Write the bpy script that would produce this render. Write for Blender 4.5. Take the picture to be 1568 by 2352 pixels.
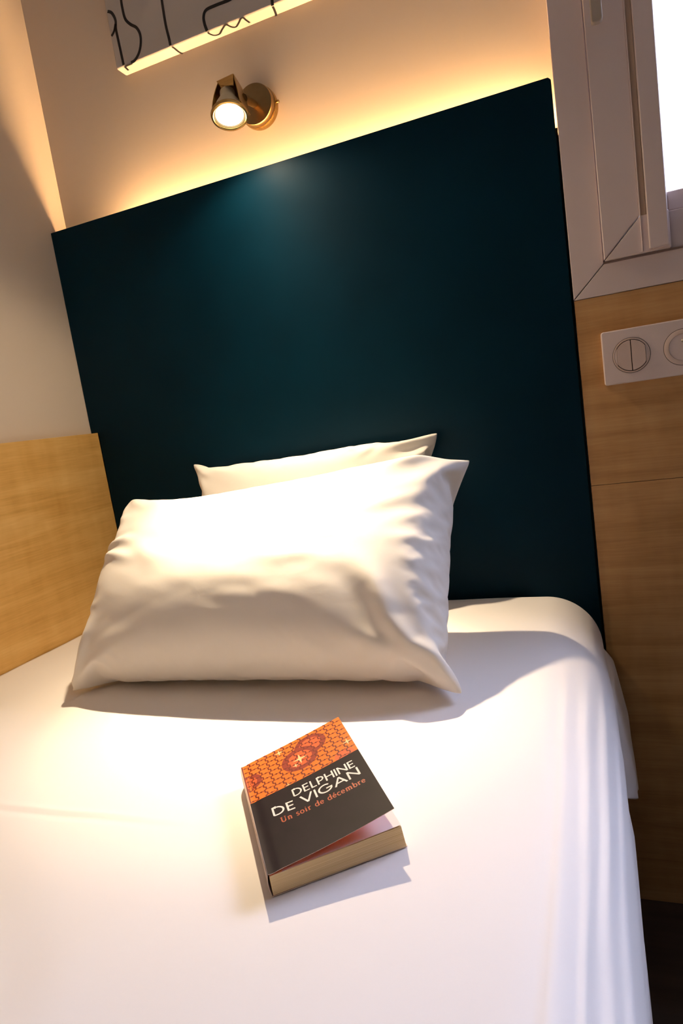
import bpy, math, random
import numpy as np
from mathutils import Vector, Matrix
PI = math.pi
for o in list(bpy.data.objects): bpy.data.objects.remove(o)
SC = bpy.context.scene
COL = SC.collection

# ------------------------------------------------------------------ camera
cam_d = bpy.data.cameras.new('camera'); cam = bpy.data.objects.new('camera', cam_d); COL.objects.link(cam)
cam_d.sensor_fit = 'VERTICAL'; cam_d.sensor_height = 36.0; cam_d.lens = 36.0*1492.7/2352
cam_d.clip_start = 0.01
_r = Vector((0.92841184, 0.34142286, -0.14656703)); _u = Vector((0.08574202, 0.18695158, 0.97862016)); _f = Vector((-0.36152423, 0.92112949, -0.14429377))
cam.matrix_world = Matrix(((_r.x,_u.x,-_f.x,0.9785),(_r.y,_u.y,-_f.y,-1.1214),(_r.z,_u.z,-_f.z,0.9227),(0,0,0,1)))
SC.camera = cam
SC.view_settings.view_transform = 'Standard'; SC.view_settings.look = 'None'
SC.view_settings.gamma = 1.0; SC.view_settings.use_curve_mapping = False
SC.view_settings.exposure = 0.0
SC.cycles.max_bounces = 10; SC.cycles.diffuse_bounces = 6; SC.cycles.sample_clamp_indirect = 4.0

# ------------------------------------------------------------------ sky (overcast: grey at the horizon, brighter and bluer overhead)
SKY = 7.8
wd = bpy.data.worlds.new('sky'); SC.world = wd; wd.use_nodes = True
nt = wd.node_tree; nt.nodes.clear()
tc = nt.nodes.new('ShaderNodeTexCoord'); sp = nt.nodes.new('ShaderNodeSeparateXYZ'); rp = nt.nodes.new('ShaderNodeValToRGB')
bg = nt.nodes.new('ShaderNodeBackground'); wo = nt.nodes.new('ShaderNodeOutputWorld')
nt.links.new(tc.outputs['Generated'], sp.inputs[0]); nt.links.new(sp.outputs['Z'], rp.inputs[0])
nt.links.new(rp.outputs[0], bg.inputs[0]); nt.links.new(bg.outputs[0], wo.inputs[0])
e = rp.color_ramp.elements
e[0].position = 0.0; e[0].color = (.21,.215,.23,1)
e[1].position = 1.0; e[1].color = (.62,.68,1.0,1)
x = e.new(.12); x.color = (.27,.28,.31,1)
x = e.new(.45); x.color = (.41,.43,.58,1)
bg.inputs[1].default_value = 3.0*SKY

# ------------------------------------------------------------------ materials
def mat(name, color=(.8,.8,.8), rough=.5, metal=0.0, spec=.5, emit=None, estr=0.0, sheen=0.0, noise=None, bump=None, coat=0.0):
    m = bpy.data.materials.new(name); m.use_nodes = True
    n = m.node_tree.nodes; l = m.node_tree.links; b = n['Principled BSDF']
    b.inputs['Base Color'].default_value = (*color, 1); b.inputs['Roughness'].default_value = rough
    b.inputs['Metallic'].default_value = metal; b.inputs['Specular IOR Level'].default_value = spec
    b.inputs['Sheen Weight'].default_value = sheen; b.inputs['Coat Weight'].default_value = coat
    if emit: b.inputs['Emission Color'].default_value = (*emit, 1); b.inputs['Emission Strength'].default_value = estr
    t = n.new('ShaderNodeTexCoord')
    if noise:                      # (scale xyz, amount)
        mp = n.new('ShaderNodeMapping'); mp.inputs['Scale'].default_value = noise[0]
        nz = n.new('ShaderNodeTexNoise'); nz.inputs['Scale'].default_value = 1; nz.inputs['Detail'].default_value = 6
        l.new(t.outputs['Object'], mp.inputs[0]); l.new(mp.outputs[0], nz.inputs[0])
        r = n.new('ShaderNodeValToRGB'); a = noise[1]
        r.color_ramp.elements[0].position = .3; r.color_ramp.elements[1].position = .7
        r.color_ramp.elements[0].color = (*[c*(1-a) for c in color], 1); r.color_ramp.elements[1].color = (*[min(1, c*(1+a)) for c in color], 1)
        l.new(nz.outputs[0], r.inputs[0]); l.new(r.outputs[0], b.inputs['Base Color'])
    if bump:                       # (scale, strength, distance)
        nz = n.new('ShaderNodeTexNoise'); nz.inputs['Scale'].default_value = bump[0]; nz.inputs['Detail'].default_value = 4
        l.new(t.outputs['Object'], nz.inputs[0]); bp = n.new('ShaderNodeBump')
        bp.inputs['Strength'].default_value = bump[1]; bp.inputs['Distance'].default_value = bump[2]
        l.new(nz.outputs[0], bp.inputs['Height']); l.new(bp.outputs[0], b.inputs['Normal'])
    return m
def wood_mat(name, c1, c2, c3, axis):       # maple laminate, grain along axis 0 (x) or 1 (y), blocky flitch figure
    m = bpy.data.materials.new(name); m.use_nodes = True
    n = m.node_tree.nodes; l = m.node_tree.links; b = n['Principled BSDF']
    b.inputs['Roughness'].default_value = .42; b.inputs['Specular IOR Level'].default_value = .35
    t = n.new('ShaderNodeTexCoord')
    def nz(sc, det, dist=0, rough=.5):
        mp = n.new('ShaderNodeMapping'); mp.inputs['Scale'].default_value = sc
        z = n.new('ShaderNodeTexNoise'); z.inputs['Scale'].default_value = 1; z.inputs['Detail'].default_value = det
        z.inputs['Distortion'].default_value = dist; z.inputs['Roughness'].default_value = rough
        l.new(t.outputs['Object'], mp.inputs[0]); l.new(mp.outputs[0], z.inputs[0]); return z.outputs[0]
    def s(g, c): return (g, 1, c) if axis == 0 else (1, g, c)
    g1 = nz(s(3.0, 30.0), 4, .9); g2 = nz(s(14.0, 340.0), 3, .2); g3 = nz(s(30.0, 9.0), 2, .1)
    def mth(op, a, b_):
        k = n.new('ShaderNodeMath'); k.operation = op
        for i, v in enumerate((a, b_)):
            if isinstance(v, float): k.inputs[i].default_value = v
            else: l.new(v, k.inputs[i])
        return k.outputs[0]
    f = mth('ADD', mth('MULTIPLY', g1, .55), mth('ADD', mth('MULTIPLY', g2, .22), mth('MULTIPLY', g3, .23)))
    r = n.new('ShaderNodeValToRGB'); el = r.color_ramp.elements
    el[0].position = .34; el[0].color = (*c1, 1); el[1].position = .66; el[1].color = (*c3, 1)
    k = el.new(.5); k.color = (*c2, 1)
    l.new(f, r.inputs[0]); l.new(r.outputs[0], b.inputs['Base Color'])
    bp = n.new('ShaderNodeBump'); bp.inputs['Strength'].default_value = .12; bp.inputs['Distance'].default_value = .0004
    l.new(g2, bp.inputs['Height']); l.new(bp.outputs[0], b.inputs['Normal'])
    return m
def cloth_mat(name, color, bumpy=.25):
    m = mat(name, color, .75, spec=.2, sheen=.12)
    n = m.node_tree.nodes; l = m.node_tree.links; b = n['Principled BSDF']; t = n.new('ShaderNodeTexCoord')
    nz = n.new('ShaderNodeTexNoise'); nz.inputs['Scale'].default_value = 26; nz.inputs['Detail'].default_value = 3; nz.inputs['Distortion'].default_value = .6
    nw = n.new('ShaderNodeTexNoise'); nw.inputs['Scale'].default_value = 900; nw.inputs['Detail'].default_value = 1
    l.new(t.outputs['Object'], nz.inputs[0]); l.new(t.outputs['Object'], nw.inputs[0])
    b1 = n.new('ShaderNodeBump'); b1.inputs['Strength'].default_value = bumpy; b1.inputs['Distance'].default_value = .006
    b2 = n.new('ShaderNodeBump'); b2.inputs['Strength'].default_value = .05; b2.inputs['Distance'].default_value = .0004
    l.new(nz.outputs[0], b1.inputs['Height']); l.new(nw.outputs[0], b2.inputs['Height'])
    l.new(b1.outputs[0], b2.inputs['Normal']); l.new(b2.outputs[0], b.inputs['Normal'])
    return m
M = {}
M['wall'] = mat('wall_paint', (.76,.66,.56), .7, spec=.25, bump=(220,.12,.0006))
M['ceiling'] = mat('ceiling_paint', (.75,.73,.70), .8, spec=.2, bump=(150,.1,.0006))
M['floor'] = mat('floor_vinyl', (.045,.03,.022), .6, noise=((3,40,1),.3))
M['wood_x'] = wood_mat('maple_laminate_x', (.44,.225,.075), (.58,.32,.12), (.68,.41,.17), 0)
M['wood_y'] = wood_mat('maple_laminate_y', (.56,.31,.075), (.72,.43,.13), (.82,.53,.19), 1)
M['pvc'] = mat('white_pvc', (.78,.66,.64), .38, spec=.4, bump=(300,.05,.0003))
M['wall_dim'] = mat('unseen_wall_darkened', (.14,.11,.085), .7, spec=.25, bump=(220,.12,.0006))  # for the unseen walls, darkened to cut the fill light they bounce back
M['pvc_joint'] = mat('pvc_joint', (.22,.15,.13), .7)
M['seal'] = mat('cream_seal', (.50,.38,.28), .6, bump=(300,.05,.0003))
M['handle'] = mat('beige_metal', (.42,.36,.30), .35, spec=.5, bump=(300,.04,.0003))
M['teal'] = mat('teal_laminate', (.0002,.0150,.030), .45, spec=.08, noise=((7,7,7),.12), bump=(500,.10,.0003))
M['teal_edge'] = mat('dark_edge_band', (.004,.010,.013), .5, bump=(300,.05,.0003))
M['brass'] = mat('antique_brass', (.50,.33,.12), .27, metal=1.0, noise=((20,20,260),.10), bump=(600,.08,.0002))
M['brass_dark'] = mat('brushed_bronze', (.33,.21,.09), .33, metal=1.0, noise=((30,30,30),.15), bump=(500,.1,.0002))
M['bulb_body'] = mat('bulb_ceramic', (.75,.62,.38), .4, bump=(200,.05,.0003))
M['lens'] = mat('lit_lens', (.9,.85,.7), .3, emit=(1,.90,.70), estr=14, bump=(200,.05,.0003))
M['led'] = mat('led_tape', (.9,.7,.4), .4, emit=(1,.57,.25), estr=115, bump=(200,.05,.0003))
M['canvas'] = mat('white_canvas', (.62,.57,.53), .8, spec=.2, bump=(1100,.35,.0004))
M['black'] = mat('black_paint', (.008,.007,.009), .55, bump=(400,.1,.0003))
M['plastic'] = mat('white_plastic', (.90,.76,.72), .28, spec=.5, bump=(300,.03,.0002))
M['rocker'] = mat('rocker_plastic', (.78,.62,.55), .34, spec=.5, bump=(300,.03,.0002))
M['gap'] = mat('dark_gap', (.03,.015,.01), .8, bump=(200,.05,.0002))
M['socket'] = mat('grey_socket', (.28,.24,.24), .4, bump=(300,.05,.0002))
M['pin'] = mat('steel_pin', (.6,.55,.5), .3, metal=1, bump=(300,.03,.0002))
M['sheet'] = cloth_mat('white_percale', (.88,.85,.84), .04)
M['pillowcase'] = cloth_mat('white_pillow_cotton', (.89,.855,.815), .07)
M['mattress'] = mat('mattress_ticking', (.6,.57,.55), .8, bump=(400,.2,.001))
M['base'] = mat('bed_base_fabric', (.03,.02,.015), .8, bump=(400,.2,.001))
M['ink'] = mat('cover_dark', (.012,.006,.010), .5, spec=.16, noise=((60,60,60),.18), bump=(350,.1,.0002))
M['orange'] = mat('cover_orange', (.86,.20,.025), .35, spec=.4, bump=(350,.08,.0002))
M['maroon'] = mat('cover_maroon', (.17,.018,.008), .38, bump=(350,.08,.0002))
M['ring'] = mat('cover_red_ring', (.30,.040,.020), .38, bump=(350,.08,.0002))
M['disc'] = mat('cover_coral', (.78,.125,.03), .38, bump=(350,.08,.0002))
M['star'] = mat('cover_cream', (.86,.66,.34), .38, bump=(350,.08,.0002))
M['white_ink'] = mat('cover_white', (.88,.83,.78), .4, bump=(350,.05,.0002))
M['red_ink'] = mat('cover_rust', (.52,.105,.04), .4, bump=(350,.05,.0002))
M['cover_in'] = mat('cover_inside', (.85,.17,.03), .5, bump=(350,.05,.0002))
M['paper'] = mat('white_page', (.80,.77,.75), .7, bump=(500,.05,.0002))
M['cover_edge'] = mat('cover_card_edge', (.75,.58,.48), .6, bump=(500,.05,.0002))
#M['lamp_glass'] = mat('ceiling_lamp_glass', (.9,.88,.84), .4, emit=(1,.84,.70), estr=3.0, bump=(200,.05,.0003))
# page block: fine lines across the thickness
m = mat('cut_pages', (.56,.40,.22), .75, spec=.2); n = m.node_tree.nodes; l = m.node_tree.links; b = n['Principled BSDF']
t = n.new('ShaderNodeTexCoord'); mp = n.new('ShaderNodeMapping'); mp.inputs['Scale'].default_value = (8,8,2600); z = n.new('ShaderNodeTexNoise'); z.inputs['Scale'].default_value = 1; z.inputs['Detail'].default_value = 2
r = n.new('ShaderNodeValToRGB'); r.color_ramp.elements[0].color = (.70,.47,.20,1); r.color_ramp.elements[1].color = (.92,.70,.40,1); r.color_ramp.elements[0].position = .3; r.color_ramp.elements[1].position = .62
l.new(t.outputs['Object'], mp.inputs[0]); l.new(mp.outputs[0], z.inputs[0]); l.new(z.outputs[0], r.inputs[0]); l.new(r.outputs[0], b.inputs['Base Color'])
M['pages'] = m
# window glass: thin pane, clear straight through with a weak reflection
m = bpy.data.materials.new('window_glass'); m.use_nodes = True; n = m.node_tree.nodes; l = m.node_tree.links; n.clear()
tr = n.new('ShaderNodeBsdfTransparent'); gl = n.new('ShaderNodeBsdfGlossy'); gl.inputs['Roughness'].default_value = .02; mx = n.new('ShaderNodeMixShader'); fr = n.new('ShaderNodeMath'); fr.operation = 'MULTIPLY_ADD'; fr.inputs[1].default_value = .5; fr.inputs[2].default_value = .04; lw = n.new('ShaderNodeLayerWeight'); pw = n.new('ShaderNodeMath'); pw.operation = 'POWER'; pw.inputs[1].default_value = 5; l.new(lw.outputs['Facing'], pw.inputs[0]); l.new(pw.outputs[0], fr.inputs[0]); ou = n.new('ShaderNodeOutputMaterial')
tr.inputs[0].default_value = (.96,.97,.97,1)
l.new(fr.outputs[0], mx.inputs[0]); l.new(tr.outputs[0], mx.inputs[1]); l.new(gl.outputs[0], mx.inputs[2]); l.new(mx.outputs[0], ou.inputs[0])
M['glass'] = m

# ------------------------------------------------------------------ helpers
class MB:
    def __init__(s): s.v = []; s.f = []; s.mi = []
    def add(s, v, f, mi=0):
        k = len(s.v); s.v += [tuple(p) for p in v]; s.f += [tuple(i+k for i in q) for q in f]; s.mi += [mi]*len(f); return s
    def box(s, x0, x1, y0, y1, z0, z1):
        v = [(x,y,z) for x in (x0,x1) for y in (y0,y1) for z in (z0,z1)]
        return s.add(v, [(0,1,3,2),(4,6,7,5),(0,4,5,1),(2,3,7,6),(0,2,6,4),(1,5,7,3)])
    def poly_prism(s, pts, axis, a0, a1):     # pts 2D polygon extruded along axis (0,1,2)
        def P(p, a):
            q = list(p); q.insert(axis, a); return tuple(q)
        n = len(pts); v = [P(p,a0) for p in pts]+[P(p,a1) for p in pts]
        f = [tuple(range(n)), tuple(range(2*n-1,n-1,-1))]+[(i,(i+1)%n,n+(i+1)%n,n+i) for i in range(n)]
        return s.add(v, f)
    def lathe(s, prof, mtx, n=48, cap=True):       # prof [(r,h)] about local z
        v = []; f = []
        for r_, h in prof:
            for i in range(n):
                a = 2*PI*i/n; v.append(mtx @ Vector((r_*math.cos(a), r_*math.sin(a), h)))
        for k in range(len(prof)-1):
            for i in range(n): f.append((k*n+i, k*n+(i+1)%n, (k+1)*n+(i+1)%n, (k+1)*n+i))
        if cap: f.append(tuple(range(n-1,-1,-1))); f.append(tuple((len(prof)-1)*n+i for i in range(n)))
        return s.add(v, f)
    def obj(s, name, mats, parent=None, bevel=0, seg=2, smooth=False, kind=None):
        me = bpy.data.meshes.new(name); me.from_pydata(s.v, [], s.f); me.update()
        if not isinstance(mats, (list,tuple)): mats = [mats]
        for m_ in mats: me.materials.append(m_)
        me.polygons.foreach_set('material_index', s.mi)
        import bmesh
        bm = bmesh.new(); bm.from_mesh(me); bmesh.ops.recalc_face_normals(bm, faces=bm.faces); bm.to_mesh(me); bm.free()
        if smooth: me.polygons.foreach_set('use_smooth', [True]*len(me.polygons))
        o = bpy.data.objects.new(name, me); COL.objects.link(o)
        if parent: o.parent = parent; o.matrix_parent_inverse = parent.matrix_world.inverted()
        if bevel:
            b_ = o.modifiers.new('bevel','BEVEL'); b_.width = bevel; b_.segments = seg; b_.limit_method = 'ANGLE'; b_.angle_limit = .6
            if not smooth: me.polygons.foreach_set('use_smooth', [True]*len(me.polygons)); b_.harden_normals = True
        elif smooth:
            md = o.modifiers.new('split','EDGE_SPLIT'); md.split_angle = .7
        if kind: o['kind'] = kind
        return o
def thing(name, label, cat, loc, group=None):
    o = bpy.data.objects.new(name, None); COL.objects.link(o); o.location = loc; o.empty_display_size = .02
    o.matrix_world = Matrix.Translation(loc); tag(o, label, cat, group); return o
def tag(o, label, cat, group=None):
    o['label'] = label; o['category'] = cat
    if group: o['group'] = group
    return o
def struct(o): o['kind'] = 'structure'; return o
def bx(name, m_, b, parent=None, bevel=0, **k): return MB().box(*b).obj(name, m_, parent, bevel, **k)
def frame_mtx(origin, zdir, up=(0,0,1)):
    z_ = Vector(zdir).normalized(); x_ = Vector(up).cross(z_)
    if x_.length < 1e-4: x_ = Vector((1,0,0))
    x_.normalize(); y_ = z_.cross(x_)
    return Matrix(((x_.x,y_.x,z_.x,origin[0]),(x_.y,y_.y,z_.y,origin[1]),(x_.z,y_.z,z_.z,origin[2]),(0,0,0,1)))

# ------------------------------------------------------------------ room shell
YB = .049; XR = 2.7; YF = -3.0; ZC = 2.5; ZW = .9637; ZB = .5777
WX0, WX1, WZ0, WZ1 = 1.05, 2.45, 1.12, 2.2            # opening
struct(bx('floor', M['floor'], (-.1, XR+.1, YF-.1, YB+.2, -.1, 0)))
struct(bx('ceiling', M['ceiling'], (-.1, XR+.1, YF-.1, YB+.2, ZC, ZC+.1)))
wb = MB()
wb.box(-.1, WX0, YB, YB+.15, 0, ZC); wb.box(WX1, XR+.1, YB, YB+.15, 0, ZC)
wb.box(WX0, WX1, YB, YB+.15, 0, WZ0); wb.box(WX0, WX1, YB, YB+.15, WZ1, ZC)
struct(wb.obj('wall_back', M['wall']))
struct(bx('wall_left', M['wall'], (-.1, 0, YF, YB, 0, ZC)))
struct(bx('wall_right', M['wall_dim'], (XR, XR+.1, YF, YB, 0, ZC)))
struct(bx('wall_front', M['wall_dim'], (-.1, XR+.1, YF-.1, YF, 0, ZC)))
# maple lining of the left wall
tl = struct(bx('trim_1', M['wood_y'], (0, .018, -2.6, -.0005, .0, ZW), bevel=.0006))
# maple boards of the back wall under the window
t2 = bpy.data.objects.new('trim_2', None); COL.objects.link(t2); t2.location = (1.8,0,0); t2.matrix_world = Matrix.Translation((1.8,0,0)); t2['kind'] = 'structure'
for z0, z1 in ((0, .7512), (.7520, 1.0452)):
    bx('wood_board', M['wood_x'], (.9768, 2.69, .002, YB-.0005, z0, z1), t2, .0004)

# ------------------------------------------------------------------ window
w = bpy.data.objects.new('window_1', None); COL.objects.link(w); w.location = (1.75, 0, 1.0456); w.matrix_world = Matrix.Translation((1.75,0,1.0456)); w['kind'] = 'structure'
cx0, cz0, cx1, cz1 = .9765, 1.0460, 2.55, 2.30
ix0, iz0, ix1, iz1 = 1.0235, 1.0915, 2.505, 2.255
def mitre(name, pts, y0, y1, m_, bev=.0012):
    return MB().poly_prism(pts, 1, y0, y1).obj(name, m_, w, bev)
g = .00035
mitre('casing_board', [(cx0,cz0+g*2),(ix0,iz0+g*2),(ix0,iz1),(cx0,cz1)], 0, YB-.0005, M['pvc'])
mitre('casing_board', [(cx0+g*2,cz0),(cx1,cz0),(ix1,iz0),(ix0+g*2,iz0)], 0, YB-.0005, M['pvc'])
mitre('casing_board', [(cx1,cz0),(cx1,cz1),(ix1,iz1),(ix1,iz0)], 0, YB-.0005, M['pvc'])
mitre('casing_board', [(cx0,cz1),(cx1,cz1),(ix1,iz1),(ix0,iz1)], 0, YB-.0005, M['pvc'])
# sash, mitred, 8 mm proud of the casing
sx0, sz0, sx1, sz1 = 1.0245, 1.0945, 2.504, 2.254
jx, jz = 1.0775, 1.1478
mitre('sash_rail', [(sx0,sz0+g*2),(jx,jz+g*2),(jx,sz1-.055),(sx0,sz1)], -.008, .03, M['pvc'], .0018)
mitre('sash_rail', [(sx0+g*2,sz0),(1.116,sz0),(1.116,jz),(jx+g*2,jz)], -.008, .03, M['pvc'], .0018)
mitre('sash_rail', [(1.1165,sz0),(sx1,sz0),(sx1-.055,jz),(1.1165,jz)], .006, .03, M['pvc'], .0012)
mitre('sash_rail', [(sx1,sz0),(sx1,sz1),(sx1-.055,sz1-.055),(sx1-.055,jz)], -.008, .03, M['pvc'], .0018)
mitre('sash_rail', [(sx0,sz1),(jx,sz1-.055),(sx1-.055,sz1-.055),(sx1,sz1)], -.008, .03, M['pvc'], .0018)
bx('joint_line', M['pvc_joint'], (ix0, sx1, -.0004, .02, iz0-.0004, iz0+.0025), w)
bx('glazing_bead', M['pvc'], (1.117, sx1-.056, .012, .034, jz+.001, 1.1765), w, .002)
bx('glazing_bead', M['pvc'], (1.079, 1.1165, .004, .034, jz+.001, sz1-.056), w, .002)
# roller blind guide with its cream seal
bx('groove_seal', M['seal'], (1.0782, 1.0866, -.006, .004, 1.1030, 2.19), w, .0006)
bx('guide_lip', M['pvc'], (1.0772, 1.0786, -.0105, -.004, 1.0965, 2.19), w, .0005)
bx('blind_guide', M['pvc'], (1.0868, 1.1135, -.014, .004, 1.0975, 2.19), w, .0018)
bx('glass_pane', M['glass'], (1.1, sx1-.04, .038, .042, 1.165, 2.21), w)
bx('outer_sill', M['pvc'], (WX0, WX1, .05, .19, WZ0-.01, WZ0+.01), w, .001)
# handle hanging down the stile
hd = MB(); hd.poly_prism([(1.0325,1.409),(1.0345,1.406),(1.0445,1.406),(1.0475,1.409),(1.0475,1.62),(1.0325,1.62)], 1, -.045, -.033)
hd.obj('window_handle', M['handle'], w, .002)
hb = MB(); hb.box(1.032, 1.050, -.034, -.0075, 1.585, 1.615); hb.box(1.026, 1.056, -.0145, -.0075, 1.53, 1.67); hb.obj('handle_rose', M['handle'], w, .002)

# ------------------------------------------------------------------ headboard and its LED strip
W_, ZT = .9731, 1.3733
hbd = thing('headboard', 'large dark teal headboard panel glowing warm along its top edge, standing behind the pillows', 'headboard', (W_/2, .009, .25))
hp = MB(); hp.poly_prism([(.0190,.25),(W_,.25),(W_,ZT-.004),(W_-.004,ZT),(.0005,ZT),(.0005,ZW+.0004),(.0190,ZW+.0004)], 1, 0, .018)
hp.obj('panel', M['teal'], hbd, .0008)
bx('side_batten', M['teal_edge'], (W_-.020, W_+.0030, .0185, YB-.0005, .25, 1.307), hbd)
bx('rear_batten', M['teal_edge'], (.03, W_-.03, .0185, YB-.0005, 1.28, 1.315), hbd)
ls = bx('led_strip', M['led'], (.15, W_-.012, .0215, .0455, 1.3155, 1.3185))
tag(ls, 'glowing warm LED strip hidden in the gap behind the top of the teal headboard', 'led strip')

# ------------------------------------------------------------------ canvas picture
CX, CZ, CY = .2125, 1.6247, .0195
art = thing('canvas_picture', 'pale box canvas painted with black line drawings, hanging above the brass wall lamp', 'picture', (.65, YB, CZ))
bx('canvas', M['canvas'], (CX, 1.30, CY, YB-.0003, CZ, 2.02), art, .003)
def ribbon(mb, pts, wd, mapf, step=.004, mi=0, taper=None):
    """flat stroke following pts (2D), width wd, mapped to 3D by mapf(x, y)"""
    P = [Vector(p) for p in pts]; Q = []
    for a, c in zip(P[:-1], P[1:]):
        k = max(1, int((c-a).length/step))
        for i in range(k): Q.append(a.lerp(c, i/k))
    Q.append(P[-1]); L = []
    n_ = len(Q)
    for i, q in enumerate(Q):
        d1 = (Q[i]-Q[i-1]) if i > 0 else (Q[1]-Q[0]); d2 = (Q[i+1]-Q[i]) if i < n_-1 else d1
        d1 = d1.normalized(); d2 = d2.normalized(); t_ = (d1+d2)
        t_ = t_.normalized() if t_.length > .3 else d2
        nn = Vector((-t_.y, t_.x)); c_ = max(.45, nn.dot(Vector((-d2.y, d2.x))))
        h = wd[i*(len(wd)-1)//max(1,n_-1)]/2/c_ if isinstance(wd,(list,tuple)) else wd/2/c_
        L.append((q+nn*h, q-nn*h))
    v = []; 
    for a, c in L: v += [mapf(a.x,a.y), mapf(c.x,c.y)]
    mb.add(v, [(2*i,2*i+1,2*i+3,2*i+2) for i in range(n_-1)], mi)
def smooth_pts(P, n_=8):
    P = [Vector(p) for p in P]; Q = []
    for i in range(len(P)-1):
        p0 = P[max(0,i-1)]; p1 = P[i]; p2 = P[i+1]; p3 = P[min(len(P)-1,i+2)]
        for k in range(n_):
            t_ = k/n_; Q.append(.5*((2*p1)+(-p0+p2)*t_+(2*p0-5*p1+4*p2-p3)*t_**2+(-p0+3*p1-3*p2+p3)*t_**3))
    Q.append(P[-1]); return [tuple(q) for q in Q]
front = lambda x_, z_: (x_, CY-.0004, z_)
under = lambda x_, y_: (x_, y_, CZ-.0004)
#ARTSTROKES
FRONT = [([(0.2165, 1.7243), (0.2249, 1.7187), (0.23, 1.705), (0.2277, 1.6901), (0.2285, 1.6693), (0.2295, 1.6453), (0.2303, 1.6275)], 0.0052), ([(0.2286, 1.6992), (0.223, 1.6885), (0.2154, 1.6821)], 0.0045), ([(0.2504, 1.7386), (0.2493, 1.7235), (0.251, 1.7012), (0.2597, 1.6884), (0.2718, 1.6782), (0.2769, 1.6647), (0.2747, 1.6498), (0.2674, 1.6365), (0.2566, 1.6279), (0.2469, 1.6261)], 0.0052), ([(0.334, 1.7101), (0.3333, 1.6892), (0.3332, 1.6618), (0.3351, 1.6398), (0.3356, 1.6279)], 0.0052), ([(0.4706, 1.6601), (0.4613, 1.6594), (0.4373, 1.6602), (0.4183, 1.6592), (0.4113, 1.6511), (0.4107, 1.6394), (0.4134, 1.6265)], 0.0055), ([(0.5446, 1.6383), (0.5438, 1.6301), (0.5434, 1.6239)], 0.0055)]
UNDER = [([(0.2484, 0.02), (0.2403, 0.02), (0.2329, 0.02)], 0.004), ([(0.2321, 0.02), (0.2307, 0.0246), (0.2293, 0.0338)], 0.004), ([(0.3379, 0.02), (0.3393, 0.0247), (0.3394, 0.0392), (0.3417, 0.0486)], 0.004), ([(0.4143, 0.02), (0.4143, 0.0254), (0.4192, 0.0343), (0.4287, 0.0357), (0.439, 0.0272), (0.4494, 0.02), (0.4531, 0.0217), (0.4568, 0.0314), (0.4632, 0.0347), (0.4721, 0.0281), (0.4807, 0.02), (0.4859, 0.02), (0.4869, 0.0279), (0.4888, 0.0387)], 0.0036), ([(0.5425, 0.0217), (0.5411, 0.0302), (0.5376, 0.0448), (0.5349, 0.0486)], 0.004)]
#ENDART
for pts, wd_ in FRONT:
    mb = MB(); ribbon(mb, smooth_pts(pts), wd_, front); mb.obj('painted_line', M['black'], art)
for pts, wd_ in UNDER:
    mb = MB(); ribbon(mb, smooth_pts(pts), wd_, under); mb.obj('painted_line', M['black'], art)

# ------------------------------------------------------------------ wall lamp
LC = Vector((.4735, -.070, 1.4370))                      # centre of the lit lens
AD = Vector((.10, -.33, -.94)).normalized()             # beam direction
lamp = thing('wall_lamp', 'small lit brass spot lamp on a round plate fixed to the wall above the headboard', 'lamp', (.4802, YB, 1.4923))
bc = Vector((.4802, YB, 1.4875)); bm_ = frame_mtx(bc, (0,-1,0))
MB().lathe([(.0350,.0004),(.0358,.004),(.0358,.010),(.0350,.0125),(.032,.0128)], bm_, 64).obj('base_plate', M['brass'], lamp, smooth=True)
MB().lathe([(.0335,.0128),(.0345,.014),(.0345,.024),(.0334,.0262),(.027,.0268),(.006,.0274),(.0005,.0275)], bm_, 64).obj('cover_cap', M['brass_dark'], lamp, smooth=True)
sm_ = frame_mtx(bc+Vector((.0358,-.0075,.0)), (1,0,0)); MB().lathe([(.0028,-.001),(.0028,.0035),(.0015,.0045)], sm_, 16).obj('screw', M['brass'], lamp, smooth=True)
BUP = -AD
hub = LC + BUP*.034 + Vector((.020,.016,0))
arm_s = bc+Vector((0,-.026,0)); d_ = hub-arm_s
MB().lathe([(.0062,0),(.0062,d_.length*.8),(.0075,d_.length*.82),(.0075,d_.length)], frame_mtx(arm_s, d_), 24).obj('swivel_arm', M['brass_dark'], lamp, smooth=True)
# lamp head frame: local z up the back of the bulb, local x sideways, local y towards the wall
side = Vector((1,0,0)); side = (side - BUP*side.dot(BUP)).normalized(); back = BUP.cross(side).normalized()
if back.y < 0: back = -back
def head(p): return LC + side*p[0] + back*p[1] + BUP*p[2]
HM = Matrix(((side.x,back.x,BUP.x,LC.x),(side.y,back.y,BUP.y,LC.y),(side.z,back.z,BUP.z,LC.z),(0,0,0,1)))
MB().lathe([(.0262,-.001),(.0262,.0025),(.0300,.004),(.0312,.001),(.0302,-.0022),(.0275,-.003),(.0262,-.001)], HM, 64, cap=False).obj('ring', M['brass'], lamp, smooth=True)
bulb = MB().lathe([(.0236,.0018),(.0258,.0008),(.0258,.006),(.021,.020),(.0145,.032),(.0125,.036),(.0125,.046),(.009,.048)], HM, 48).obj('bulb', M['bulb_body'], lamp, smooth=True)
MB().lathe([(.0002,-.0008),(.012,-.0003),(.0215,.0010),(.0235,.002)], HM, 48, cap=False).obj('lens', M['lens'], bulb, smooth=True)
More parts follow.
